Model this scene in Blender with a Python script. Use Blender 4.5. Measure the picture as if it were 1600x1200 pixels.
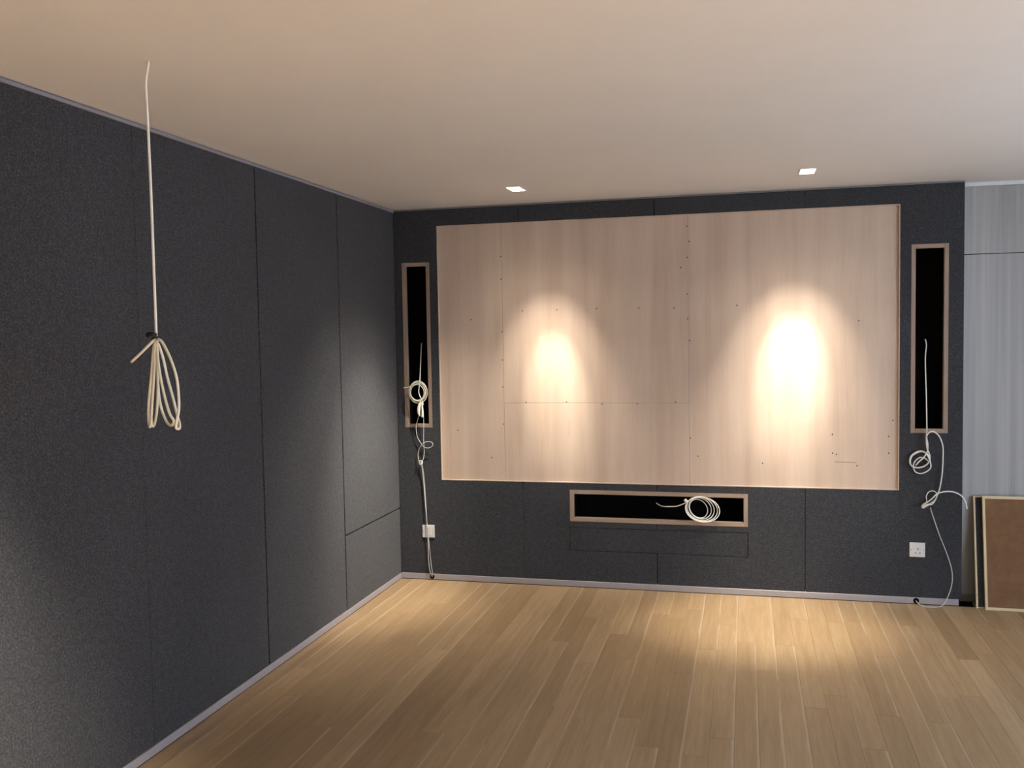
import bpy, bmesh, math, random
from mathutils import Vector, Matrix

for o in list(bpy.data.objects):
    bpy.data.objects.remove(o)
scene = bpy.context.scene
COL = scene.collection
random.seed(7)

# ------------------------------------------------------------------ camera
# room axes: x to the right along the screen wall, y away from the viewer (screen wall face at y = 0), z up
CAM = Vector((2.2939, -5.8942, 1.6508))
YAW, PITCH, ROLL = -0.2477, -0.0528, -0.0171
fwd = Vector((math.sin(YAW) * math.cos(PITCH), math.cos(YAW) * math.cos(PITCH), math.sin(PITCH)))
right = Vector((math.cos(YAW), -math.sin(YAW), 0))
up = right.cross(fwd)
r2 = right * math.cos(ROLL) + up * math.sin(ROLL)
u2 = up * math.cos(ROLL) - right * math.sin(ROLL)
cam_data = bpy.data.cameras.new('camera')
cam_data.sensor_width = 36
cam_data.lens = 1448.78 * 36 / 1600
cam = bpy.data.objects.new('camera', cam_data)
COL.objects.link(cam)
cam.matrix_world = Matrix(((r2.x, u2.x, -fwd.x, CAM.x), (r2.y, u2.y, -fwd.y, CAM.y), (r2.z, u2.z, -fwd.z, CAM.z), (0, 0, 0, 1)))
scene.camera = cam

# ------------------------------------------------------------------ world, added daylight, exposure
world = bpy.data.worlds.new('world')
scene.world = world
world.use_nodes = True
world.node_tree.nodes['Background'].inputs[0].default_value = (0.75, 0.85, 1.0, 1)
world.node_tree.nodes['Background'].inputs[1].default_value = 0.3

XR, YR, H = 5.6, -7.6, 2.5          # right wall, rear wall, ceiling height
WIN = (-5.4, -1.4, 0.25, 2.25)      # unseen window added in the right wall for cool side light: y0, y1, z0, z1


def area_light(name, loc, direction, sx, sy, power, color):
    d = bpy.data.lights.new(name, 'AREA')
    d.shape = 'RECTANGLE'
    d.size, d.size_y, d.energy, d.color = sx, sy, power, color
    o = bpy.data.objects.new(name, d)
    COL.objects.link(o)
    o.location = loc
    o.rotation_euler = Vector(direction).to_track_quat('-Z', 'Y').to_euler()
    return o


area_light('unseen_window_fill', (XR + 0.30, (WIN[0] + WIN[1]) / 2, (WIN[2] + WIN[3]) / 2), (-1, 0, 0.05), 4.0, 2.0, 155, (0.66, 0.80, 1.0))  # added area light standing in for daylight through the unseen window

vs = scene.view_settings
vs.view_transform = 'Standard'
vs.look = 'None'
vs.gamma = 1
vs.use_curve_mapping = False
vs.exposure = 0.29

# ------------------------------------------------------------------ materials


def mat(name, rough=0.6, metallic=0.0, spec=0.5):
    m = bpy.data.materials.new(name)
    m.use_nodes = True
    nt = m.node_tree
    b = nt.nodes['Principled BSDF']
    b.inputs['Roughness'].default_value = rough
    b.inputs['Metallic'].default_value = metallic
    b.inputs['Specular IOR Level'].default_value = spec
    return m, nt, b


def node(nt, kind, **kw):
    n = nt.nodes.new(kind)
    for k, v in kw.items():
        if k in n.inputs:
            n.inputs[k].default_value = v
        else:
            setattr(n, k, v)
    return n


def coords(nt, scale, rot=(0, 0, 0), src='Object'):
    tc = node(nt, 'ShaderNodeTexCoord')
    mp = node(nt, 'ShaderNodeMapping')
    mp.inputs['Scale'].default_value = scale
    mp.inputs['Rotation'].default_value = rot
    nt.links.new(tc.outputs[src], mp.inputs['Vector'])
    return mp.outputs['Vector']


def ramp(nt, fac, stops):
    r = node(nt, 'ShaderNodeValToRGB')
    els = r.color_ramp.elements
    while len(els) < len(stops):
        els.new(0.5)
    for e, (p, c) in zip(els, stops):
        e.position = p
        e.color = (*c, 1)
    nt.links.new(fac, r.inputs[0])
    return r.outputs[0]


def noise(nt, vec, scale, detail=4, rough=0.6, dist=0.0):
    n = node(nt, 'ShaderNodeTexNoise')
    n.inputs['Scale'].default_value = scale
    n.inputs['Detail'].default_value = detail
    n.inputs['Roughness'].default_value = rough
    n.inputs['Distortion'].default_value = dist
    nt.links.new(vec, n.inputs['Vector'])
    return n.outputs['Fac']


def mix(nt, a, b, fac, mode='MIX'):
    m = node(nt, 'ShaderNodeMix')
    m.data_type = 'RGBA'
    m.blend_type = mode
    for sock, v in ((m.inputs[0], fac), (m.inputs[6], a), (m.inputs[7], b)):
        if hasattr(v, 'links'):
            nt.links.new(v, sock)
        elif isinstance(v, (int, float)):
            sock.default_value = v
        else:
            sock.default_value = (*v, 1)
    return m.outputs[2]


def bump(nt, b, height, strength=0.2, dist=0.002):
    n = node(nt, 'ShaderNodeBump')
    n.inputs['Strength'].default_value = strength
    n.inputs['Distance'].default_value = dist
    nt.links.new(height, n.inputs['Height'])
    nt.links.new(n.outputs[0], b.inputs['Normal'])


def plain(name, color, rough=0.6, metallic=0.0, var=0.06, scale=30, spec=0.5):
    m, nt, b = mat(name, rough, metallic, spec)
    f = noise(nt, coords(nt, (1, 1, 1)), scale, 3)
    lo = tuple(c * (1 - var) for c in color)
    hi = tuple(min(1, c * (1 + var)) for c in color)
    nt.links.new(ramp(nt, f, [(0.3, lo), (0.7, hi)]), b.inputs['Base Color'])
    return m


def fabric_mat():
    m, nt, b = mat('dark_grey_felt', 0.95, 0, 0.15)
    v = coords(nt, (1, 1, 1))
    fine = noise(nt, v, 130, 4, 0.8)
    mid = noise(nt, v, 35, 4, 0.7)
    big = noise(nt, v, 2.2, 2, 0.5)
    c = ramp(nt, fine, [(0.30, (0.0140, 0.0150, 0.0175)), (0.5, (0.0410, 0.0430, 0.0480)), (0.70, (0.096, 0.0995, 0.108))])
    c = mix(nt, c, ramp(nt, mid, [(0.35, (0.82, 0.82, 0.83)), (0.68, (1.16, 1.16, 1.15))]), 1.0, 'MULTIPLY')
    c = mix(nt, c, ramp(nt, big, [(0.3, (0.92, 0.91, 0.92)), (0.7, (1.05, 1.05, 1.04))]), 1.0, 'MULTIPLY')
    nt.links.new(c, b.inputs['Base Color'])
    b.inputs['Sheen Weight'].default_value = 0.12
    b.inputs['Sheen Roughness'].default_value = 0.5
    bump(nt, b, fine, 0.35, 0.002)
    return m


def ply_mat():
    m, nt, b = mat('pale_plywood', 0.55, 0, 0.25)
    v = coords(nt, (1, 1, 1))
    streak = noise(nt, coords(nt, (6, 6, 0.35)), 1.6, 5, 0.55, 0.4)
    grain = noise(nt, coords(nt, (60, 60, 2.0)), 3.0, 4, 0.6)
    cloud = noise(nt, v, 1.6, 3, 0.5)
    c = ramp(nt, streak, [(0.25, (0.49, 0.365, 0.28)), (0.5, (0.57, 0.445, 0.35)), (0.75, (0.625, 0.50, 0.40))])
    c = mix(nt, c, ramp(nt, grain, [(0.3, (0.95, 0.94, 0.93)), (0.6, (1.02, 1.02, 1.02))]), 0.8, 'MULTIPLY')
    c = mix(nt, c, ramp(nt, cloud, [(0.3, (0.93, 0.91, 0.90)), (0.7, (1.05, 1.05, 1.04))]), 1.0, 'MULTIPLY')
    # sparse dark mineral streaks
    dk = noise(nt, coords(nt, (26, 26, 1.1)), 1.0, 5, 0.7)
    c = mix(nt, c, ramp(nt, dk, [(0.66, (1, 1, 1)), (0.76, (0.80, 0.72, 0.66))]), 1.0, 'MULTIPLY')
    nt.links.new(c, b.inputs['Base Color'])
    bump(nt, b, grain, 0.08, 0.001)
    return m


def oak_mat():
    m, nt, b = mat('oak_plank', 0.42, 0, 0.45)
    oi = node(nt, 'ShaderNodeObjectInfo')
    geo = node(nt, 'ShaderNodeNewGeometry')
    tc = node(nt, 'ShaderNodeTexCoord')
    add = node(nt, 'ShaderNodeMath', operation='ADD')
    nt.links.new(oi.outputs['Random'], add.inputs[0])
    nt.links.new(geo.outputs['Random Per Island'], add.inputs[1])
    off = node(nt, 'ShaderNodeVectorMath', operation='SCALE')
    comb = node(nt, 'ShaderNodeCombineXYZ')
    for i in range(3):
        nt.links.new(add.outputs[0], comb.inputs[i])
    nt.links.new(comb.outputs[0], off.inputs[0])
    off.inputs['Scale'].default_value = 37.0
    vadd = node(nt, 'ShaderNodeVectorMath', operation='ADD')
    nt.links.new(tc.outputs['Object'], vadd.inputs[0])
    nt.links.new(off.outputs[0], vadd.inputs[1])

    def mp(scale):
        q = node(nt, 'ShaderNodeMapping')
        q.inputs['Scale'].default_value = scale
        nt.links.new(vadd.outputs[0], q.inputs['Vector'])
        return q.outputs[0]
    g1 = noise(nt, mp((14, 0.7, 14)), 3.0, 6, 0.6, 0.6)
    g2 = noise(nt, mp((90, 2.5, 90)), 3.0, 4, 0.65)
    c = ramp(nt, g1, [(0.28, (0.310, 0.206, 0.109)), (0.5, (0.358, 0.245, 0.135)), (0.74, (0.408, 0.287, 0.163))])
    c = mix(nt, c, ramp(nt, g2, [(0.3, (0.88, 0.86, 0.83)), (0.62, (1.03, 1.03, 1.03))]), 0.8, 'MULTIPLY')
    # tone of the single board
    c = mix(nt, c, ramp(nt, oi.outputs['Color'], [(0.0, (0.80, 0.77, 0.74)), (0.5, (0.99, 0.98, 0.97)), (1.0, (1.18, 1.20, 1.24))]), 1.0, 'MULTIPLY')
    # pale sapwood along one long edge of some boards
    sep = node(nt, 'ShaderNodeSeparateXYZ')
    nt.links.new(tc.outputs['Object'], sep.inputs[0])
    wob = noise(nt, mp((1, 1.3, 1)), 2.0, 2, 0.5)
    wm = node(nt, 'ShaderNodeMath', operation='MULTIPLY_ADD')
    nt.links.new(wob, wm.inputs[0])
    wm.inputs[1].default_value = 0.03
    nt.links.new(sep.outputs[0], wm.inputs[2])
    sap = node(nt, 'ShaderNodeMapRange')
    nt.links.new(wm.outputs[0], sap.inputs[0])
    sap.inputs[1].default_value = 0.0530
    sap.inputs[2].default_value = 0.0590
    thr = node(nt, 'ShaderNodeMath', operation='GREATER_THAN')
    nt.links.new(oi.outputs['Random'], thr.inputs[0])
    thr.inputs[1].default_value = 0.40
    sm = node(nt, 'ShaderNodeMath', operation='MULTIPLY')
    nt.links.new(sap.outputs[0], sm.inputs[0])
    nt.links.new(thr.outputs[0], sm.inputs[1])
    sm2 = node(nt, 'ShaderNodeMath', operation='MULTIPLY')
    nt.links.new(sm.outputs[0], sm2.inputs[0])
    sm2.inputs[1].default_value = 0.75
    c = mix(nt, c, (0.46, 0.36, 0.25), sm2.outputs[0])
    nt.links.new(c, b.inputs['Base Color'])
    bump(nt, b, g2, 0.06, 0.0006)
    return m


def laminate_mat():
    m, nt, b = mat('grey_striped_laminate', 0.5, 0, 0.35)
    s1 = noise(nt, coords(nt, (30, 30, 0.35)), 1.6, 5, 0.6)
    s2 = noise(nt, coords(nt, (9, 9, 0.2)), 1.5, 2, 0.5)
    c = ramp(nt, s1, [(0.3, (0.33, 0.325, 0.315)), (0.7, (0.44, 0.435, 0.425))])
    c = mix(nt, c, ramp(nt, s2, [(0.35, (0.88, 0.88, 0.88)), (0.65, (1.06, 1.06, 1.06))]), 1.0, 'MULTIPLY')
    nt.links.new(c, b.inputs['Base Color'])
    return m


def pine_mat(name, a, bcol, axis):
    m, nt, b = mat(name, 0.55, 0, 0.3)
    sc = [55, 55, 55]
    sc[axis] = 3.0
    f = noise(nt, coords(nt, tuple(sc)), 1.0, 5, 0.6, 0.4)
    nt.links.new(ramp(nt, f, [(0.3, a), (0.7, bcol)]), b.inputs['Base Color'])
    return m


def emit_mat(name, color, strength):
    m, nt, b = mat(name, 0.4)
    b.inputs['Base Color'].default_value = (*color, 1)
    b.inputs['Emission Color'].default_value = (*color, 1)
    b.inputs['Emission Strength'].default_value = strength
    return m


M = {}
M['felt'] = fabric_mat()
M['ply'] = ply_mat()
M['oak'] = oak_mat()
M['laminate'] = laminate_mat()
M['ceiling'] = plain('ceiling_paint', (0.76, 0.735, 0.70), 0.9, var=0.015, scale=3, spec=0.1)
M['white'] = plain('white_paint', (0.72, 0.72, 0.71), 0.6, var=0.02)
M['plaster'] = plain('off_white_plaster', (0.70, 0.68, 0.64), 0.9, var=0.02, spec=0.1)
M['dark'] = plain('black_stained_backing', (0.012, 0.012, 0.013), 0.95, var=0.2, spec=0.1)
M['void'] = plain('black_niche_lining', (0.006, 0.006, 0.007), 0.95, var=0.3, spec=0.05)
M['alu'] = plain('satin_aluminium_trim', (0.38, 0.36, 0.375), 0.45, metallic=0.25, var=0.03)
M['alu_mid'] = plain('grey_violet_trim', (0.27, 0.26, 0.29), 0.5, metallic=0.2, var=0.03)
M['alu_dark'] = plain('grey_trim', (0.22, 0.215, 0.22), 0.5, metallic=0.2, var=0.03)
M['rail_v'] = pine_mat('niche_timber_upright', (0.25, 0.18, 0.135), (0.37, 0.275, 0.21), 2)
M['rail_h'] = pine_mat('niche_timber_cross', (0.27, 0.195, 0.145), (0.40, 0.30, 0.225), 0)
M['pine_v'] = pine_mat('pale_pine_upright', (0.60, 0.47, 0.27), (0.72, 0.60, 0.38), 2)
M['pine_h'] = pine_mat('pale_pine_cross', (0.60, 0.47, 0.27), (0.74, 0.62, 0.40), 0)
M['hardboard'] = plain('brown_hardboard', (0.190, 0.094, 0.041), 0.7, var=0.16, scale=14, spec=0.3)
M['cable'] = plain('cream_cable_sheath', (0.80, 0.76, 0.62), 0.45, var=0.04)
M['cable_white'] = plain('white_cable_sheath', (0.82, 0.81, 0.75), 0.45, var=0.04)
M['cord'] = plain('grey_white_cord', (0.58, 0.58, 0.54), 0.6, var=0.08, scale=120)
M['plastic'] = plain('white_plastic_plate', (0.66, 0.65, 0.62), 0.35, var=0.02)
M['black'] = plain('black_rubber', (0.010, 0.010, 0.010), 0.6, var=0.1)
M['screw'] = plain('dark_screw_head', (0.055, 0.045, 0.04), 0.5, metallic=0.6, var=0.1)
M['lens'] = emit_mat('lit_lamp_lens', (1.0, 0.93, 0.80), 40)
M['glass'] = None
M['pencil'] = plain('pencil_line', (0.10, 0.08, 0.07), 0.8, var=0.1)

gm, gnt, gb = mat('window_glass', 0.0)
gb.inputs['Transmission Weight'].default_value = 1.0
gb.inputs['IOR'].default_value = 1.0
gb.inputs['Specular IOR Level'].default_value = 0.2
M['glass'] = gm

# ------------------------------------------------------------------ mesh helpers


def obj(name, bm, material, parent=None, loc=(0, 0, 0), smooth=False):
    me = bpy.data.meshes.new(name)
    bmesh.ops.recalc_face_normals(bm, faces=bm.faces)
    bm.to_mesh(me)
    bm.free()
    if material:
        me.materials.append(M[material])
    if smooth:
        for p in me.polygons:
            p.use_smooth = True
    o = bpy.data.objects.new(name, me)
    COL.objects.link(o)
    o.location = loc
    if parent:
        o.parent = parent
    return o


def empty(name, loc=(0, 0, 0)):
    o = bpy.data.objects.new(name, None)
    o.empty_display_size = 0.05
    COL.objects.link(o)
    o.location = loc
    return o


def tag(o, label, cat, group=None):
    o['label'] = label
    o['category'] = cat
    if group:
        o['group'] = group
    return o


def struct(o):
    o['kind'] = 'structure'
    return o


def add_box(bm, x0, x1, y0, y1, z0, z1, bev=0.0, seg=1):
    t = bmesh.new()
    bmesh.ops.create_cube(t, size=1.0)
    for v in t.verts:
        v.co = Vector(((x0 + x1) / 2 + v.co.x * (x1 - x0), (y0 + y1) / 2 + v.co.y * (y1 - y0), (z0 + z1) / 2 + v.co.z * (z1 - z0)))
    if bev > 0:
        bmesh.ops.bevel(t, geom=list(t.edges), offset=bev, segments=seg, affect='EDGES', profile=0.5)
    me = bpy.data.meshes.new('tmp')
    t.to_mesh(me)
    t.free()
    bm.from_mesh(me)
    bpy.data.meshes.remove(me)
    return bm


def box(x0, x1, y0, y1, z0, z1, bev=0.0, seg=1):
    return add_box(bmesh.new(), x0, x1, y0, y1, z0, z1, bev, seg)


def sheet(us, vs_, holes, w0, w1, axes, bev=0.0):
    """A slab over the grid us x vs_, less the rectangles in holes (u0,u1,v0,v1), between depths w0 (face) and w1.
    axes maps (u, v, w) to (x, y, z)."""
    us = sorted(set(round(u, 5) for u in us))
    vs_ = sorted(set(round(v, 5) for v in vs_))
    u_lo, u_hi, v_lo, v_hi = us[0], us[-1], vs_[0], vs_[-1]
    for h in holes:
        for u in h[:2]:
            if u_lo < u < u_hi:
                us.append(round(u, 5))
        for v in h[2:]:
            if v_lo < v < v_hi:
                vs_.append(round(v, 5))
    us = sorted(set(us))
    vs_ = sorted(set(vs_))
    keep = set()
    for i in range(len(us) - 1):
        for j in range(len(vs_) - 1):
            cu, cv = (us[i] + us[i + 1]) / 2, (vs_[j] + vs_[j + 1]) / 2
            if not any(h[0] < cu < h[1] and h[2] < cv < h[3] for h in holes):
                keep.add((i, j))
    bm = bmesh.new()
    vert = {}

    def V(i, j, k):
        if (i, j, k) not in vert:
            vert[i, j, k] = bm.verts.new(axes(us[i], vs_[j], w0 if k == 0 else w1))
        return vert[i, j, k]
    front = []
    for (i, j) in keep:
        front.append(bm.faces.new((V(i, j, 0), V(i + 1, j, 0), V(i + 1, j + 1, 0), V(i, j + 1, 0))))
        bm.faces.new((V(i, j, 1), V(i, j + 1, 1), V(i + 1, j + 1, 1), V(i + 1, j, 1)))
    rim = []
    for (i, j) in keep:
        for (di, dj, a, b) in ((-1, 0, (i, j), (i, j + 1)), (1, 0, (i + 1, j), (i + 1, j + 1)), (0, -1, (i, j), (i + 1, j)), (0, 1, (i, j + 1), (i + 1, j + 1))):
            if (i + di, j + dj) not in keep:
                bm.faces.new((V(*a, 0), V(*b, 0), V(*b, 1), V(*a, 1)))
                rim.append((V(*a, 0), V(*b, 0)))
    bmesh.ops.recalc_face_normals(bm, faces=bm.faces)
    if bev > 0:
        es = [e for e in (bm.edges.get(p) for p in rim) if e]
        bmesh.ops.bevel(bm, geom=es, offset=bev, segments=2, affect='EDGES', profile=0.5)
    return bm


AX_BACK = lambda u, v, w: (u, w, v)      # u = x, v = z
AX_LEFT = lambda u, v, w: (w, u, v)      # u = y, v = z
AX_FLAT = lambda u, v, w: (u, v, w)      # u = x, v = y


def spline(pts, n=8):
    P = [Vector(p) for p in pts]
    P = [P[0] * 2 - P[1]] + P + [P[-1] * 2 - P[-2]]
    out = []
    for i in range(1, len(P) - 2):
        a, b, c, d = P[i - 1:i + 3]
        for k in range(n):
            t = k / n
            out.append(0.5 * ((2 * b) + (c - a) * t + (2 * a - 5 * b + 4 * c - d) * t * t + (3 * b - a - 3 * c + d) * t ** 3))
    out.append(P[-2])
    return out


def add_tube(bm, path, rad, sides=8):
    """Round tube along a list of points; rad is a number or one radius per point."""
    rs = rad if isinstance(rad, (list, tuple)) else [rad] * len(path)
    t0 = (path[1] - path[0]).normalized()
    nrm = t0.orthogonal().normalized()
    rings = []
    for i, p in enumerate(path):
        a = path[max(i - 1, 0)]
        b = path[min(i + 1, len(path) - 1)]
        t = (b - a)
        t = t.normalized() if t.length > 1e-9 else t0
        nrm = nrm - t * nrm.dot(t)
        nrm = nrm.normalized() if nrm.length > 1e-6 else t.orthogonal().normalized()
        bn = t.cross(nrm)
        rings.append([bm.verts.new(p + (nrm * math.cos(q) + bn * math.sin(q)) * rs[i]) for q in (2 * math.pi * k / sides for k in range(sides))])
    for r0, r1 in zip(rings, rings[1:]):
        for k in range(sides):
            bm.faces.new((r0[k], r0[(k + 1) % sides], r1[(k + 1) % sides], r1[k]))
    bm.faces.new(rings[0])
    bm.faces.new(rings[-1][::-1])
    return bm


def tube(pts, rad, n=8, sides=8):
    return add_tube(bmesh.new(), spline(pts, n), rad, sides)


def disc(bm, c, r, axis, depth, seg=20, bev=0.0):
    """Short cylinder: centre of its back face c, pointing along axis."""
    ax = Vector(axis).normalized()
    u = ax.orthogonal().normalized()
    w = ax.cross(u)
    c = Vector(c)
    prof = [(r, 0), (r, depth - bev), (r - bev, depth)] if bev else [(r, 0), (r, depth)]
    rings = [[bm.verts.new(c + ax * h + (u * math.cos(q) + w * math.sin(q)) * rr) for q in (2 * math.pi * k / seg for k in range(seg))] for rr, h in prof]
    for a, b in zip(rings, rings[1:]):
        for k in range(seg):
            bm.faces.new((a[k], a[(k + 1) % seg], b[(k + 1) % seg], b[k]))
    bm.faces.new(rings[0][::-1])
    bm.faces.new(rings[-1])
    return bm


def ring(bm, c, r0, r1, axis, depth, seg=24):
    """Flat annular collar."""
    ax = Vector(axis).normalized()
    u = ax.orthogonal().normalized()
    w = ax.cross(u)
    c = Vector(c)
    rings = [[bm.verts.new(c + ax * h + (u * math.cos(q) + w * math.sin(q)) * rr) for q in (2 * math.pi * k / seg for k in range(seg))] for rr, h in ((r1, 0), (r1, depth), (r0, depth), (r0, 0))]
    for a, b in zip(rings, rings[1:] + rings[:1]):
        for k in range(seg):
            bm.faces.new((a[k], a[(k + 1) % seg], b[(k + 1) % seg], b[k]))
    return bm


# ------------------------------------------------------------------ layout numbers (metres)
W = 3.525                                  # width of the screen wall
YL = 0.11                                  # face of the laminate wall beside it
BOARD = (0.3027, 3.1772, 0.684, 2.382)
NICHE_L = (0.053, 0.2465, 1.038, 2.1445)
NICHE_R = (3.239, 3.4425, 1.030, 2.142)
NICHE_C = (1.1785, 2.3015, 0.4327, 0.639)
ACCESS = (1.1755, 2.2995, 0.245, 0.391)
REC = 0.014                                # recess of the plywood board
DL = [(0.998, -0.600), (2.617, -0.635)]    # downlights
AP = (0.041, 0.080)                        # half opening of a downlight

# ------------------------------------------------------------------ room shell
# floor: sub-floor with real boards on top
PW = 0.0975
floor = struct(obj('floor', box(-0.02, XR, YR, YL, -0.06, -0.0165), 'dark'))
cuts = {16: [-0.90, -2.05], 24: [-1.30, -2.7], 21: [-1.05, -2.30], 27: [-1.56, -2.6], 28: [-0.45, -2.10], 34: [-0.95, -2.35], 33: [-1.45],
        29: [-0.42, -1.75], 36: [-0.3, -1.6], 30: [-1.0, -2.4]}
tones = {34.1: 0.98, 21.1: 0.62, 16.0: 0.72, 28.1: 0.55, 24.0: 0.75, 24.1: 0.40, 4.0: 0.72, 3.0: 0.7, 11.0: 0.66, 14.1: 0.25, 20.1: 0.28}
rest = bmesh.new()
ncol = int(math.ceil((XR - 0.0) / PW))
G = 0.0002
for k in range(ncol):
    x0, x1 = k * PW, min((k + 1) * PW, XR)
    if x1 - x0 < 0.02:
        continue
    ends = list(cuts.get(k, []))
    if not ends:
        ends = [-random.uniform(0.3, 1.8)]
    while ends[-1] > YR + 0.5:
        ends.append(ends[-1] - random.choice((1.05, 1.3, 1.5, 1.7, 1.9)))
    y1 = YL if x0 > W else -0.001
    ys = [y1] + ends
    for i in range(len(ys)):
        a = ys[i]
        b = ys[i + 1] if i + 1 < len(ys) else YR
        if a - b < 0.03:
            continue
        b = max(b, YR)
        seen = a > -3.25 and x0 < 4.15
        lift = random.uniform(-0.00025, 0.00025)
        if seen:
            hx, hy = (x1 - x0) / 2 - G, (a - b) / 2 - G
            o = obj('plank', box(-hx, hx, -hy, hy, -0.0145, lift, 0.0006), 'oak', floor, ((x0 + x1) / 2, (a + b) / 2, 0))
            t = tones.get(k + i * 0.1, min(1, max(0, random.gauss(0.46, 0.19))))
            o.color = (t, t, t, 1)
        else:
            add_box(rest, x0 + G, x1 - G, b + G, a - G, -0.0145, lift)
        if b <= YR:
            break
ro = obj('plank_field', rest, 'oak', floor)
ro['kind'] = 'stuff'
ro.color = (0.47, 0.47, 0.47, 1)

# ceiling with the downlight openings cut through
FILL_DL = [(0.998, -4.35), (2.617, -4.35), (0.998, -6.1), (2.617, -6.1)]   # unseen downlights added behind the viewer for warm fill light
holes = [(x - AP[0], x + AP[0], y - AP[1], y + AP[1]) for x, y in DL + FILL_DL] + [(0.524, 0.540, -3.384, -3.368)]
struct(obj('ceiling', sheet([-0.14, XR + 0.14], [YR - 0.14, 0.45], holes, H, H + 0.03, AX_FLAT), 'ceiling'))
struct(obj('ceiling_slab', box(-0.14, XR + 0.14, YR - 0.14, 0.45, H + 0.18, H + 0.22), 'dark'))

# left wall: dark backing, felt panels as parts
wl = struct(obj('wall_left', box(-0.14, -0.020, YR, 0.30, -0.06, H + 0.03), 'dark'))
PT, PB = H - 0.014, 0.040
g = 0.0042
ly = [0.0, -0.893, -1.817, -2.74, -3.66, -4.58, -5.50, -6.42, YR]
for i, (a, b) in enumerate(zip(ly, ly[1:])):
    ga = g if i in (1, 2) else (0.0006 if i else 0.0)
    gb_ = g if i in (0, 1) else 0.0006
    if i == 0:
        obj('felt_panel', sheet([b + gb_, a - ga], [0.484 + g, PT], [], 0.0, -0.019, AX_LEFT, 0.0025), 'felt', wl)
        obj('felt_panel', sheet([b + gb_, a - ga], [PB, 0.484 - g], [], 0.0, -0.019, AX_LEFT, 0.0025), 'felt', wl)
    else:
        obj('felt_panel', sheet([b + gb_, a - ga], [PB, PT], [], 0.0, -0.019, AX_LEFT, 0.0025 if i < 3 else 0.0008), 'felt', wl)
struct(obj('baseboard_left', box(-0.019, 0.0045, YR, -0.0045, 0.004, 0.039, 0.0012), 'alu'))
struct(obj('trim_1', box(-0.019, 0.006, YR, -0.0, H - 0.0185, H - 0.0045, 0.001), 'alu_mid'))

# screen wall
cut = [NICHE_L, NICHE_R, NICHE_C, BOARD]
wb = struct(obj('wall_back', sheet([-0.02, W - 0.004], [-0.06, H + 0.02], cut, 0.0205, 0.30, AX_BACK), 'dark'))
bx = [0.001, 0.864, 1.739, 2.642, W]
for a, b in zip(bx, bx[1:]):
    ga = 0.0024
    hs = cut + [(ACCESS[0] - 0.0042, ACCESS[1] + 0.0042, ACCESS[2] - 0.0042, ACCESS[3] + 0.0042)]
    obj('felt_panel', sheet([a + (ga if a > 0.01 else 0), b - (ga if b < W else 0)], [PB, H - 0.010], hs, 0.0, 0.0195, AX_BACK, 0.0010), 'felt', wb)
ap_ = obj('access_panel', sheet([ACCESS[0], ACCESS[1]], [ACCESS[2], ACCESS[3]], [], 0.0, 0.0195, AX_BACK, 0.0010), 'felt', wb)
HOLES = [(0.2235, 0.0235), (3.2751, 0.0225)]
bb = struct(obj('baseboard_back', box(0.0045, W - 0.016, -0.0045, 0.0195, 0.004, 0.0415, 0.0012), 'alu'))
for hx, hz in HOLES:
    t = obj('cable_hole', disc(bmesh.new(), (hx, -0.0040, hz), 0.0165, (0, -1, 0), 0.0012, 28), 'void', bb)
struct(obj('trim_2', box(0.006, W, -0.004, 0.0195, H - 0.0095, H - 0.0005, 0.001), 'alu_dark'))

# laminate wall beside the screen wall
wr = struct(obj('wall_beside', box(W - 0.003, XR, YL + 0.018, 0.30, -0.06, H + 0.02), 'dark'))
for z0, z1 in ((2.0825, H - 0.025), (0.045, 2.0785)):
    xs = [W, 4.42, 5.02, XR]
    for a, b in zip(xs, xs[1:]):
        obj('laminate_panel', box(a + 0.001, b - 0.001, YL, YL + 0.018, z0, z1, 0.0008), 'laminate', wr)
struct(obj('trim_3', box(W + 0.0005, XR, YL - 0.006, YL + 0.018, H - 0.0235, H - 0.0005, 0.0015), 'white'))
struct(obj('baseboard_beside', box(W + 0.0005, XR, YL - 0.004, YL + 0.017, 0.002, 0.0435, 0.001), 'alu_dark'))

# right wall with an unseen window added for fill light, rear wall (both behind the viewer)
struct(obj('wall_right', sheet([YR, 0.30], [-0.06, H + 0.02], [WIN], XR, XR + 0.14, AX_LEFT), 'plaster'))
struct(obj('wall_rear', box(-0.14, XR + 0.14, YR - 0.14, YR, -0.06, H + 0.02), 'plaster'))
wn = struct(empty('unseen_window', (XR, (WIN[0] + WIN[1]) / 2, WIN[2])))
cy = (WIN[0] + WIN[1]) / 2
hw, hh = (WIN[1] - WIN[0]) / 2, WIN[3] - WIN[2]
for (a, b, c, d) in ((-hw, hw, 0, 0.05), (-hw, hw, hh - 0.05, hh), (-hw, -hw + 0.05, 0.05, hh - 0.05), (hw - 0.05, hw, 0.05, hh - 0.05), (-0.025, 0.025, 0.05, hh - 0.05)):
    obj('frame_bar', box(0.05, 0.10, a, b, c, d, 0.003), 'white', wn)
for s in (-1, 1):
    obj('pane', box(0.072, 0.078, s * hw / 2 - hw / 2 + 0.04, s * hw / 2 + hw / 2 - 0.04, 0.05, hh - 0.05), 'glass', wn)

# ------------------------------------------------------------------ plywood screen board
x0, x1, z0, z1 = BOARD
sb = tag(empty('screen_board', (x0, REC, z0)), 'large pale plywood board recessed in the dark felt wall', 'board')
SB = Vector((x0, REC, z0))


def at_board(bm):
    bmesh.ops.translate(bm, verts=bm.verts, vec=-SB)
    return bm


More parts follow.
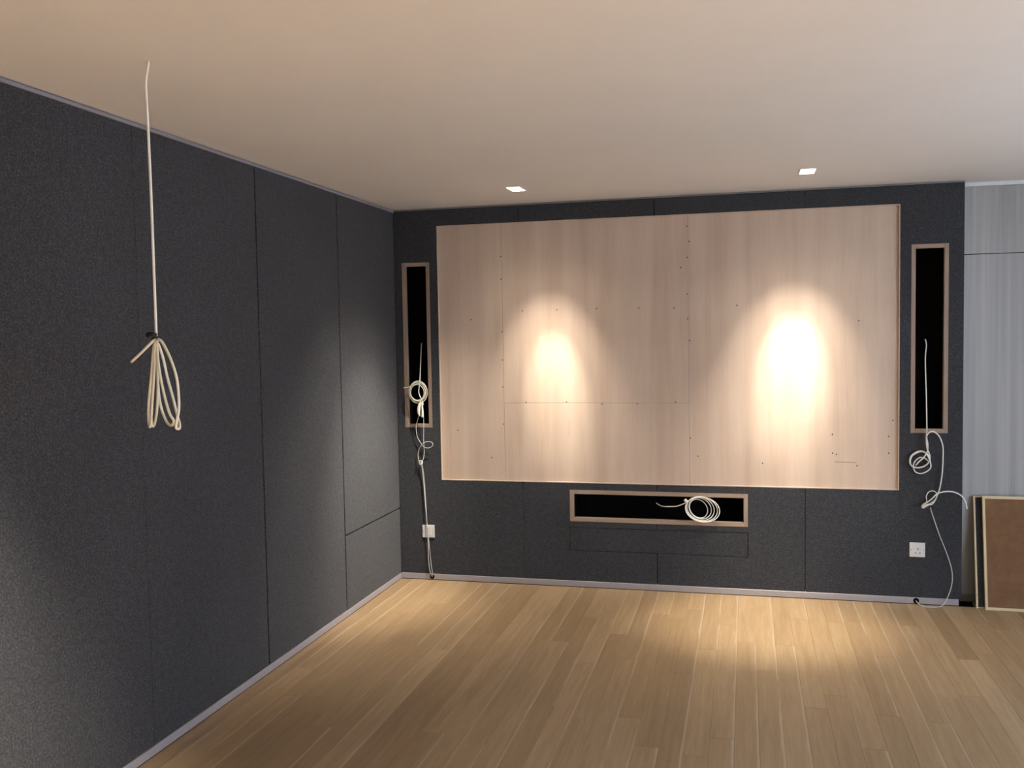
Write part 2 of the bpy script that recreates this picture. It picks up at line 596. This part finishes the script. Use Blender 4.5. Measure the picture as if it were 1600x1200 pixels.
jg = 0.0008
JX = (0.7445, 1.9465)
sheets = [(x0, JX[0], z0, z1), (JX[0], JX[1], 1.204, z1), (JX[0], JX[1], z0, 1.204), (JX[1], x1, z0, z1)]
for a, b, c, d in sheets:
    obj('plywood_sheet', at_board(box(a + jg, b - jg, REC, REC + 0.015, c + jg, d - jg, 0.0006)), 'ply', sb)
e = 0.006
obj('edge_strip', at_board(box(x0, x0 + e, -0.0005, REC - 0.0002, z0, z1, 0.001)), 'ply', sb)
obj('edge_strip', at_board(box(x1 - e, x1, -0.0005, REC - 0.0002, z0, z1, 0.001)), 'ply', sb)
obj('edge_strip', at_board(box(x0 + e, x1 - e, -0.0005, REC - 0.0002, z0, z0 + e, 0.001)), 'ply', sb)
obj('edge_strip', at_board(box(x0 + e, x1 - e, -0.0005, REC - 0.0002, z1 - e, z1, 0.001)), 'ply', sb)
SCREWS = [(0.738, 2.165), (0.738, 2.017), (0.739, 1.674), (0.737, 1.488), (0.737, 1.309), (0.737, 1.064), (0.879, 1.807), (1.107, 1.808), (1.367, 1.81), (1.638, 1.806), (1.856, 1.804),
          (0.893, 1.209), (1.163, 1.21), (1.396, 1.197), (1.62, 1.198), (1.862, 1.21), (0.528, 1.756), (0.652, 0.839),
          (1.940, 2.309), (1.953, 2.213), (1.940, 2.115), (1.9, 2.054), (1.940, 1.887), (1.940, 1.733), (1.952, 1.596), (1.953, 0.983), (3.143, 1.103), (3.12, 1.006), (3.121, 0.905),
          (2.8, 1.015), (2.802, 0.901), (2.824, 0.893), (2.942, 0.826), (1.998, 0.87), (2.391, 0.831), (0.42, 1.02), (2.24, 1.81), (2.95, 1.70)]
first = None
for sx, sz in SCREWS:
    if first is None:
        first = obj('screw', disc(bmesh.new(), (0, 0, 0), 0.0042, (0, -1, 0), 0.0012, 10, 0.0004), 'screw', sb)
        s_ = first
    else:
        s_ = first.copy()
        COL.objects.link(s_)
        s_.parent = sb
    s_.location = Vector((sx, REC, sz)) - SB
obj('pencil_mark', at_board(tube([(2.815, REC, 0.848), (2.875, REC, 0.8465), (2.936, REC, 0.845)], 0.0012, 3, 6)), 'pencil', sb)

# ------------------------------------------------------------------ speaker niches in the screen wall


def niche(rect, label, fw, inset):
    a, b, c, d = rect
    t = tag(empty('wall_niche', (a, 0, c)), label, 'niche', 'timber framed niches in the felt wall')
    o = Vector((a, 0, c))

    def put(name, bm, m):
        bmesh.ops.translate(bm, verts=bm.verts, vec=-o)
        return obj(name, bm, m, t)
    dep = 0.030
    put('upright_rail', box(a, a + fw, inset, dep, c, d, 0.001), 'rail_v')
    put('upright_rail', box(b - fw, b, inset, dep, c, d, 0.001), 'rail_v')
    put('cross_rail', box(a + fw, b - fw, inset, dep, c, c + fw, 0.001), 'rail_h')
    put('cross_rail', box(a + fw, b - fw, inset, dep, d - fw, d, 0.001), 'rail_h')
    bm = bmesh.new()
    add_box(bm, a + 0.001, b - 0.001, 0.20, 0.206, c + 0.001, d - 0.001)
    put('back_lining', bm, 'void')
    put('side_lining', box(a + 0.001, a + 0.007, dep + 0.0005, 0.1995, c + 0.001, d - 0.001), 'void')
    put('side_lining', box(b - 0.007, b - 0.001, dep + 0.0005, 0.1995, c + 0.001, d - 0.001), 'void')
    put('side_lining', box(a + 0.0075, b - 0.0075, dep + 0.0005, 0.1995, c + 0.001, c + 0.007), 'void')
    put('side_lining', box(a + 0.0075, b - 0.0075, dep + 0.0005, 0.1995, d - 0.007, d - 0.001), 'void')
    return t


niche(NICHE_L, 'tall narrow timber framed black niche beside the corner of the room', 0.024, -0.002)
niche(NICHE_R, 'tall narrow timber framed black niche beside the grey laminate wall', 0.024, -0.002)
niche(NICHE_C, 'wide low timber framed black niche below the plywood board', 0.026, -0.002)

# ------------------------------------------------------------------ downlights


def spot(name, parent, loc, target, power, size_deg, blend, color, radius=0.018):
    d = bpy.data.lights.new(name, 'SPOT')
    d.energy, d.color, d.shadow_soft_size = power, color, radius
    d.spot_size = math.radians(size_deg)
    d.spot_blend = blend
    o = bpy.data.objects.new(name, d)
    COL.objects.link(o)
    o.parent = parent
    o.location = loc
    aim = Vector(target) - (Vector(parent.location) + Vector(loc))
    o.rotation_euler = aim.to_track_quat('-Z', 'Y').to_euler()
    return o


WARM = (1.0, 0.91, 0.78)


def downlight(x, y, label, heads):
    t = tag(empty('ceiling_downlight', (x, y, H)), label, 'downlight', 'lit downlights in the ceiling')
    ax, ay = AP
    # slim trim frame around the opening
    obj('trim_frame', sheet([-ax - 0.004, ax + 0.004], [-ay - 0.004, ay + 0.004], [(-ax + 0.003, ax - 0.003, -ay + 0.003, ay - 0.003)], -0.0025, 0.0, AX_FLAT, 0.0008), 'ceiling', t)
    # open-bottomed housing box
    hb = sheet([-ax + 0.0005, ax - 0.0005], [-ay + 0.0005, ay - 0.0005], [(-ax + 0.003, ax - 0.003, -ay + 0.003, ay - 0.003)], 0.0, 0.12, AX_FLAT)
    add_box(hb, -ax + 0.0005, ax - 0.0005, -ay + 0.0005, ay - 0.0005, 0.1205, 0.1235)
    obj('housing', hb, 'white', t)
    for (hy, beams) in heads:
        p = Vector((0, hy, 0.022))
        aim = (Vector(beams[0][0]) - (Vector((x, y, H)) + p)).normalized()
        back = p - aim * 0.030
        bm = bmesh.new()
        disc(bm, back - aim * 0.03, 0.027, aim, 0.03, 24, 0.002)
        hd = obj('lamp_head', bm, 'white', t)
        bm = bmesh.new()
        disc(bm, back, 0.024, aim, 0.004, 24, 0.001)
        obj('lamp_lens', bm, 'lens', hd)
        for i, (target, power, size, blend) in enumerate(beams):
            spot('lamp_beam', t, p - aim * 0.020, target, power, size, blend, WARM)
    return t


downlight(DL[0][0], DL[0][1], 'small lit ceiling downlight above the left part of the plywood board', [
    (0.040, [((1.095, 0.02, 1.27), 185, 21, 1.0), ((1.09, 0.02, 1.18), 104, 44, 1.0), ((1.085, 0.02, 1.0), 15, 100, 1.0)]),
    (-0.040, [((0.0, -0.52, 0.45), 260, 44, 1.0), ((0.0, -0.75, 0.40), 150, 74, 1.0)])])
downlight(DL[1][0], DL[1][1], 'small lit ceiling downlight above the right part of the plywood board', [
    (0.040, [((2.56, 0.02, 1.37), 220, 23, 1.0), ((2.565, 0.02, 1.23), 112, 46, 1.0), ((2.575, 0.02, 1.0), 15, 100, 1.0)]),
    (-0.040, [((2.40, -0.55, 0.0), 300, 38, 1.0), ((2.40, -0.55, 0.0), 100, 70, 1.0)])])

where = ['nearest the left felt wall', 'over the middle of the floor', 'by the rear wall on the left', 'by the rear wall in the middle']
for (ox, oy), wh in zip(FILL_DL, where):
    downlight(ox, oy, 'unseen ceiling downlight added for fill light behind the viewer, ' + wh, [
        (0.040, [((ox, oy, 0.0), 400, 66, 1.0)]),
        (-0.040, [((0.0, oy + 0.12, 0.20) if ox < 1.5 else (ox, oy - 0.1, 0.0), 560, 62, 1.0)])])  # left pair of these turns an added head to brighten the lower left wall

# ------------------------------------------------------------------ wall plates


def wall_plate(cx, cz, label, pins):
    t = tag(empty('power_socket', (cx, 0, cz)), label, 'socket', 'square wall plates on the felt wall')
    h = 0.043
    obj('plate', box(-h, h, -0.009, 0.0, -h, h, 0.0025, 2), 'plastic', t)
    obj('back_box', box(-0.034, 0.034, 0.0195, 0.020, -0.034, 0.034), 'dark', t)
    if pins:
        obj('earth_slot', box(0.0005, 0.0055, -0.0094, -0.0080, -0.001, 0.011, 0.0005), 'black', t)
        obj('pin_slot', box(-0.0140, -0.0065, -0.0094, -0.0080, -0.0205, -0.0155, 0.0005), 'black', t)
        obj('pin_slot', box(0.0105, 0.0180, -0.0094, -0.0080, -0.0215, -0.0160, 0.0005), 'black', t)
        obj('switch_rocker', box(0.0135, 0.0225, -0.0125, -0.0085, -0.003, 0.016, 0.0012), 'plastic', t)
    else:
        obj('module', box(-0.022, 0.022, -0.0105, -0.0085, -0.026, 0.026, 0.0008), 'plastic', t)
        obj('module_split', box(-0.0006, 0.0006, -0.0108, -0.0095, -0.026, 0.026), 'black', t)
    for s in (-1, 1):
        obj('fixing_screw', disc(bmesh.new(), (s * 0.0345, -0.0088, 0.0), 0.0024, (0, -1, 0), 0.0007, 10), 'screw', t)
    return t


wall_plate(3.2795, 0.3305, 'white three pin power socket near the right baseboard hole', True)
wall_plate(0.2035, 0.333, 'white wall plate behind the cords near the room corner', False)

# ------------------------------------------------------------------ cable hanging from the ceiling
HA = Vector((0.524, -3.376, 1.66))


def rel(pts, o):
    return [Vector(p) - o for p in pts]


ca = tag(empty('hanging_cable', HA), 'cream cable hanging from the ceiling with its end bundled in loops', 'cable')
RA = 0.0042
A_main = [(0.532, -3.376, 2.56), (0.532, -3.376, 2.5), (0.521, -3.376, 2.447), (0.52, -3.376, 2.409), (0.522, -3.376, 2.322), (0.524, -3.376, 2.108), (0.524, -3.376, 1.874), (0.524, -3.376, 1.716), (0.524, -3.376, 1.655)]
obj('drop', tube(rel(A_main, HA), RA, 6, 10), 'cable_white', ca, smooth=True)
A_loops = [(0.524, -3.376, 1.655), (0.521, -3.376, 1.651), (0.504, -3.364, 1.627), (0.486, -3.356, 1.537), (0.47, -3.351, 1.456), (0.471, -3.356, 1.406), (0.485, -3.371, 1.383), (0.502, -3.386, 1.409), (0.514, -3.388, 1.518), (0.524, -3.386, 1.621), (0.522, -3.376, 1.641), (0.509, -3.356, 1.597), (0.502, -3.346, 1.516), (0.495, -3.346, 1.435), (0.492, -3.356, 1.392), (0.494, -3.371, 1.387), (0.503, -3.386, 1.419), (0.52, -3.391, 1.538), (0.523, -3.381, 1.627), (0.523, -3.371, 1.641), (0.51, -3.356, 1.597), (0.499, -3.341, 1.516), (0.499, -3.336, 1.465), (0.512, -3.341, 1.425), (0.537, -3.356, 1.396), (0.566, -3.376, 1.389), (0.585, -3.391, 1.404), (0.576, -3.398, 1.428), (0.563, -3.401, 1.48), (0.549, -3.398, 1.539), (0.535, -3.388, 1.597), (0.527, -3.376, 1.645), (0.538, -3.366, 1.597), (0.547, -3.361, 1.537), (0.567, -3.366, 1.477), (0.587, -3.376, 1.422), (0.6, -3.384, 1.395), (0.606, -3.396, 1.381), (0.602, -3.406, 1.386), (0.608, -3.408, 1.412), (0.614, -3.406, 1.441), (0.615, -3.406, 1.484), (0.61, -3.406, 1.539), (0.584, -3.396, 1.597), (0.552, -3.386, 1.645), (0.528, -3.376, 1.659)]
obj('loop_bundle', tube(rel(A_loops, HA), RA, 6, 10), 'cable', ca, smooth=True)
A_stub = [(0.521, -3.376, 1.659), (0.515, -3.391, 1.645), (0.489, -3.401, 1.618), (0.453, -3.406, 1.587)]
obj('cut_end', tube(rel(A_stub, HA), RA, 6, 10), 'cable', ca, smooth=True)
tie = bmesh.new()
ringp = [Vector((0.013 * math.cos(q), 0.013 * math.sin(q), 0.004 * math.cos(q))) for q in (2 * math.pi * k / 16 for k in range(17))]
add_tube(tie, ringp, 0.0028, 8)
add_tube(tie, spline(rel([(0.531, -3.386, 1.667), (0.520, -3.390, 1.672), (0.506, -3.386, 1.672), (0.494, -3.380, 1.667)], HA), 5), [0.0075] * 14 + [0.006, 0.003], 8)
tn = obj('cable_tie', tie, 'black', ca, smooth=True)
knot = [Vector((0.006 * math.cos(q), 0.007 * math.sin(q), 0.0015 + 0.005 * math.sin(q))) for q in (2 * math.pi * k / 14 for k in range(15))]
obj('knot_turn', add_tube(bmesh.new(), [p + Vector((0, 0, -0.008)) for p in knot], 0.0042, 8), 'cable', ca, smooth=True)

# ------------------------------------------------------------------ cables at the left niche
RB = 0.0032
RC = 0.0021
cb = tag(empty('coiled_cable', (0.164, -0.03, 1.278)), 'tight round coil of cream cable hanging in front of the left tall niche', 'cable')
OB = Vector((0.164, -0.03, 1.278))
obj('lead', tube(rel([(0.111, 0.198, 1.597), (0.152, 0.08, 1.598), (0.156, 0.05, 1.503), (0.167, 0.0, 1.397), (0.172, -0.03, 1.334), (0.170, -0.045, 1.287), (0.180, -0.05, 1.253), (0.193, -0.04, 1.223), (0.197, -0.035, 1.192)], OB), RB, 6, 8), 'cable_white', cb, smooth=True)
rnd = random.Random(3)
for n in range(6):
    rr = 0.0475 + 0.0042 * n
    ox, oz, ph = rnd.uniform(-0.004, 0.004), rnd.uniform(-0.006, 0.005), rnd.uniform(0, 6.28)
    pts = []
    for k in range(41):
        q = 2 * math.pi * k / 40
        pts.append(Vector((ox + rr * 0.97 * math.cos(q), -0.010 + 0.0035 * n - 0.010 + 0.006 * math.sin(q + ph), oz + rr * 1.10 * math.sin(q))))
    obj('coil_turn', add_tube(bmesh.new(), pts, 0.0024, 8), 'cable', cb, smooth=True)
obj('cut_end', tube(rel([(0.150, -0.045, 1.334), (0.124, -0.042, 1.325), (0.093, -0.042, 1.313), (0.063, -0.046, 1.309)], OB), 0.0026, 5, 8), 'cable', cb, smooth=True)
p1 = spline(rel([(0.182, -0.042, 1.222), (0.174, -0.044, 1.195), (0.168, -0.046, 1.165), (0.168, -0.046, 1.140), (0.173, -0.044, 1.118)], OB), 4)
obj('taped_end', add_tube(bmesh.new(), p1, [0.004 + 0.0075 * math.sin(math.pi * min(1, (i + 1) / len(p1))) for i in range(len(p1))], 10), 'cable', cb, smooth=True)
p2 = spline(rel([(0.189, -0.044, 1.215), (0.193, -0.048, 1.185), (0.195, -0.048, 1.150), (0.193, -0.046, 1.112)], OB), 4)
obj('taped_end', add_tube(bmesh.new(), p2, [0.004 + 0.0055 * i / len(p2) for i in range(len(p2))], 8), 'cable_white', cb, smooth=True)

OC = Vector((0.224, -0.01, 0.03))
cc = tag(empty('thin_cord', OC), 'thin doubled cord hanging from the left tall niche to the left baseboard hole', 'cord')
B1 = [(0.168, -0.04, 1.128), (0.147, -0.03, 1.075), (0.138, -0.025, 1.031), (0.144, -0.02, 0.979), (0.161, -0.02, 0.945), (0.188, -0.022, 0.91), (0.223, -0.03, 0.903), (0.254, -0.035, 0.917), (0.253, -0.035, 0.941), (0.219, -0.03, 0.946), (0.186, -0.028, 0.933), (0.155, -0.02, 0.892), (0.145, -0.018, 0.849), (0.153, -0.02, 0.81), (0.167, -0.02, 0.788), (0.178, -0.018, 0.706), (0.188, -0.018, 0.554), (0.199, -0.022, 0.402), (0.212, -0.022, 0.25), (0.222, -0.02, 0.118), (0.229, -0.014, 0.047), (0.226, -0.004, 0.026)]
B2 = [(0.196, -0.035, 1.123), (0.195, -0.03, 1.067), (0.188, -0.02, 0.945), (0.19, -0.018, 0.88), (0.183, -0.02, 0.828), (0.168, -0.024, 0.802), (0.176, -0.022, 0.78), (0.185, -0.016, 0.684), (0.192, -0.016, 0.532), (0.2, -0.02, 0.358), (0.205, -0.022, 0.249), (0.205, -0.022, 0.14), (0.212, -0.02, 0.07), (0.221, -0.012, 0.033), (0.222, -0.004, 0.021)]
obj('strand', tube(rel(B1, OC), RC, 6, 7), 'cord', cc, smooth=True)
obj('strand', tube(rel(B2, OC), RC, 6, 7), 'cord', cc, smooth=True)
kn = [Vector((0.165, -0.024, 0.802)) - OC + Vector((0.012 * math.cos(q), 0.006 * math.sin(2 * q), 0.013 * math.sin(q))) for q in (2 * math.pi * k / 24 for k in range(25))]
obj('knot', add_tube(bmesh.new(), kn, 0.0034, 8), 'cable_white', cc, smooth=True)

# ------------------------------------------------------------------ coil in the low centre niche
OD = Vector((2.02, -0.02, 0.465))
cd = tag(empty('coiled_cable', OD), 'loosely coiled white cable resting in the wide low niche', 'cable')
turns = [(2.000, 0.012, 0.537, 0.0545, 0.062), (2.010, 0.002, 0.541, 0.068, 0.070), (2.013, -0.008, 0.541, 0.083, 0.078), (2.020, -0.018, 0.540, 0.096, 0.082), (2.026, -0.028, 0.539, 0.104, 0.083)]
for n, (tx, ty, tz, rx, rz) in enumerate(turns):
    pts = []
    for k in range(49):
        q = 2 * math.pi * k / 48
        sh = -0.020 * math.sin(q) * 0.6
        pts.append(Vector((tx + rx * math.cos(q) + sh, ty + 0.010 * math.cos(q), tz + rz * math.sin(q) * 0.95)) - OD)
    obj('coil_turn', add_tube(bmesh.new(), pts, 0.0030, 8), 'cable_white', cd, smooth=True)
obj('binding', tube(rel([(1.917, -0.028, 0.600), (1.924, -0.030, 0.592), (1.931, -0.028, 0.584)], OD), 0.010, 4, 10), 'cable', cd, smooth=True)
obj('free_end', tube(rel([(1.731, 0.06, 0.557), (1.751, 0.05, 0.546), (1.77, 0.035, 0.542), (1.801, 0.02, 0.543), (1.853, 0.01, 0.547), (1.879, 0.0, 0.555), (1.916, -0.005, 0.572), (1.93, -0.012, 0.585)], OD), 0.0032, 6, 8), 'cable_white', cd, smooth=True)

# ------------------------------------------------------------------ cables at the right niche
OE = Vector((3.323, -0.03, 1.04))
ce = tag(empty('coiled_cable', OE), 'white cable hanging out of the right tall niche with looped coil', 'cable')
D_top = [(3.352, 0.198, 1.579), (3.332, 0.08, 1.58), (3.337, 0.075, 1.546), (3.329, 0.06, 1.481), (3.327, 0.04, 1.387), (3.327, 0.01, 1.244), (3.325, -0.02, 1.095), (3.323, -0.035, 1.044)]
D_coil = [(3.323, -0.035, 1.043), (3.321, -0.03, 0.995), (3.328, -0.02, 0.94), (3.343, -0.02, 0.897), (3.336, -0.02, 0.859), (3.311, -0.025, 0.836), (3.275, -0.03, 0.827), (3.245, -0.03, 0.835), (3.232, -0.028, 0.858), (3.241, -0.02, 0.895), (3.272, -0.018, 0.919), (3.301, -0.018, 0.924), (3.329, -0.02, 0.907), (3.341, -0.03, 0.884), (3.334, -0.035, 0.859), (3.309, -0.035, 0.835), (3.275, -0.03, 0.825), (3.246, -0.022, 0.832), (3.236, -0.018, 0.857), (3.245, -0.018, 0.892), (3.273, -0.02, 0.914), (3.3, -0.028, 0.922), (3.325, -0.04, 0.905), (3.344, -0.045, 0.852), (3.338, -0.04, 0.819), (3.3, -0.03, 0.793), (3.267, -0.02, 0.798), (3.254, -0.018, 0.825)]
D_coil3 = [(3.254, -0.018, 0.825), (3.259, -0.018, 0.857), (3.286, -0.02, 0.885), (3.313, -0.025, 0.883), (3.333, -0.035, 0.868)]
D_fall = [(3.262, -0.046, 0.842), (3.276, -0.05, 0.862), (3.306, -0.05, 0.893), (3.324, -0.05, 0.927), (3.327, -0.045, 0.97), (3.32, -0.05, 1.013), (3.334, -0.055, 1.04), (3.359, -0.05, 1.043), (3.391, -0.04, 1.013), (3.411, -0.03, 0.958), (3.414, -0.025, 0.893), (3.411, -0.02, 0.796), (3.399, -0.02, 0.709), (3.385, -0.022, 0.666), (3.37, -0.03, 0.635), (3.34, -0.035, 0.613), (3.31, -0.035, 0.596), (3.299, -0.03, 0.587)]
RD = 0.0036
obj('lead', tube(rel(D_top, OE), RD, 6, 8), 'cable_white', ce, smooth=True)
obj('coil', tube(rel(D_coil + D_coil3[1:], OE), RD, 6, 8), 'cable_white', ce, smooth=True)
obj('fall', tube(rel(D_fall, OE), RD, 6, 8), 'cable_white', ce, smooth=True)
D2 = [(3.3, -0.025, 0.594), (3.308, -0.03, 0.61), (3.329, -0.04, 0.625), (3.353, -0.045, 0.648), (3.383, -0.04, 0.677), (3.428, -0.035, 0.689), (3.474, -0.03, 0.686), (3.513, -0.03, 0.666), (3.533, -0.035, 0.635), (3.543, -0.04, 0.59)]
obj('free_end', tube(rel(D2, OE), RD, 6, 8), 'cable_white', ce, smooth=True)
D3 = [(3.313, -0.02, 0.599), (3.328, -0.018, 0.626), (3.326, -0.016, 0.653), (3.338, -0.016, 0.68), (3.362, -0.02, 0.689), (3.38, -0.03, 0.676), (3.375, -0.04, 0.648), (3.353, -0.045, 0.614), (3.323, -0.045, 0.609), (3.303, -0.04, 0.594)]
obj('knot_loop', tube(rel(D3, OE), 0.0028, 6, 8), 'cable_white', ce, smooth=True)
p3 = spline(rel([(3.300, -0.034, 0.590), (3.318, -0.036, 0.602), (3.338, -0.036, 0.612)], OE), 5)
obj('taped_end', add_tube(bmesh.new(), p3, [0.007, 0.009, 0.0095, 0.0095, 0.009, 0.009, 0.0085, 0.008, 0.007, 0.006, 0.004], 8), 'cable_white', ce, smooth=True)

OF = Vector((3.2751, -0.01, 0.02))
cf = tag(empty('thin_cord', OF), 'thin white cord curving down from a knot to the right baseboard hole', 'cord')
DT = [(3.346, -0.030, 0.590), (3.363, -0.02, 0.536), (3.399, -0.015, 0.427), (3.435, -0.015, 0.331), (3.462, -0.015, 0.246), (3.472, -0.015, 0.181), (3.465, -0.018, 0.116), (3.44, -0.024, 0.045), (3.412, -0.040, 0.010), (3.386, -0.050, 0.0035), (3.34, -0.060, 0.003), (3.30, -0.050, 0.004), (3.282, -0.022, 0.013), (3.2751, -0.005, 0.0215)]
obj('strand', tube(rel(DT, OF), 0.0026, 6, 8), 'cord', cf, smooth=True)

# ------------------------------------------------------------------ two boards leaning on the laminate wall


def leaning(name, xl, xr, yb, yt, length, thick, fw, face, label, facebar):
    """A framed board standing on its edge, its top resting back: foot front edge at yb, top at yt."""
    t = tag(empty(name, (xl, yb, 0.0)), label, 'panel')
    ang = math.asin((yt - yb) / length)
    t.rotation_euler = (-ang, 0, 0)
    w = xr - xl
    t.location.z = 0.0005 + thick * math.sin(ang) * 0
    obj('frame_stile', box(0, fw, 0, thick, 0, length, 0.0008), 'pine_v', t)
    obj('frame_stile', box(w - fw, w, 0, thick, 0, length, 0.0008), 'pine_v', t)
    obj('frame_rail', box(fw, w - fw, 0, thick, 0, facebar, 0.0008), 'pine_h', t)
    obj('frame_rail', box(fw, w - fw, 0, thick, length - facebar, length, 0.0008), 'pine_h', t)
    obj('face', box(fw, w - fw, 0.003, thick - 0.003, facebar, length - facebar), face, t)
    return t


leaning('framed_board', 3.6015, 4.19, -0.0215, 0.084, 0.655, 0.014, 0.0105, 'felt', 'dark panel with thin pale frame, mostly hidden behind the brown board', 0.007)
leaning('framed_board', 3.644, 4.26, -0.052, 0.0535, 0.662, 0.016, 0.0145, 'hardboard', 'brown hardboard panel with pale pine frame leaning in front', 0.0165)
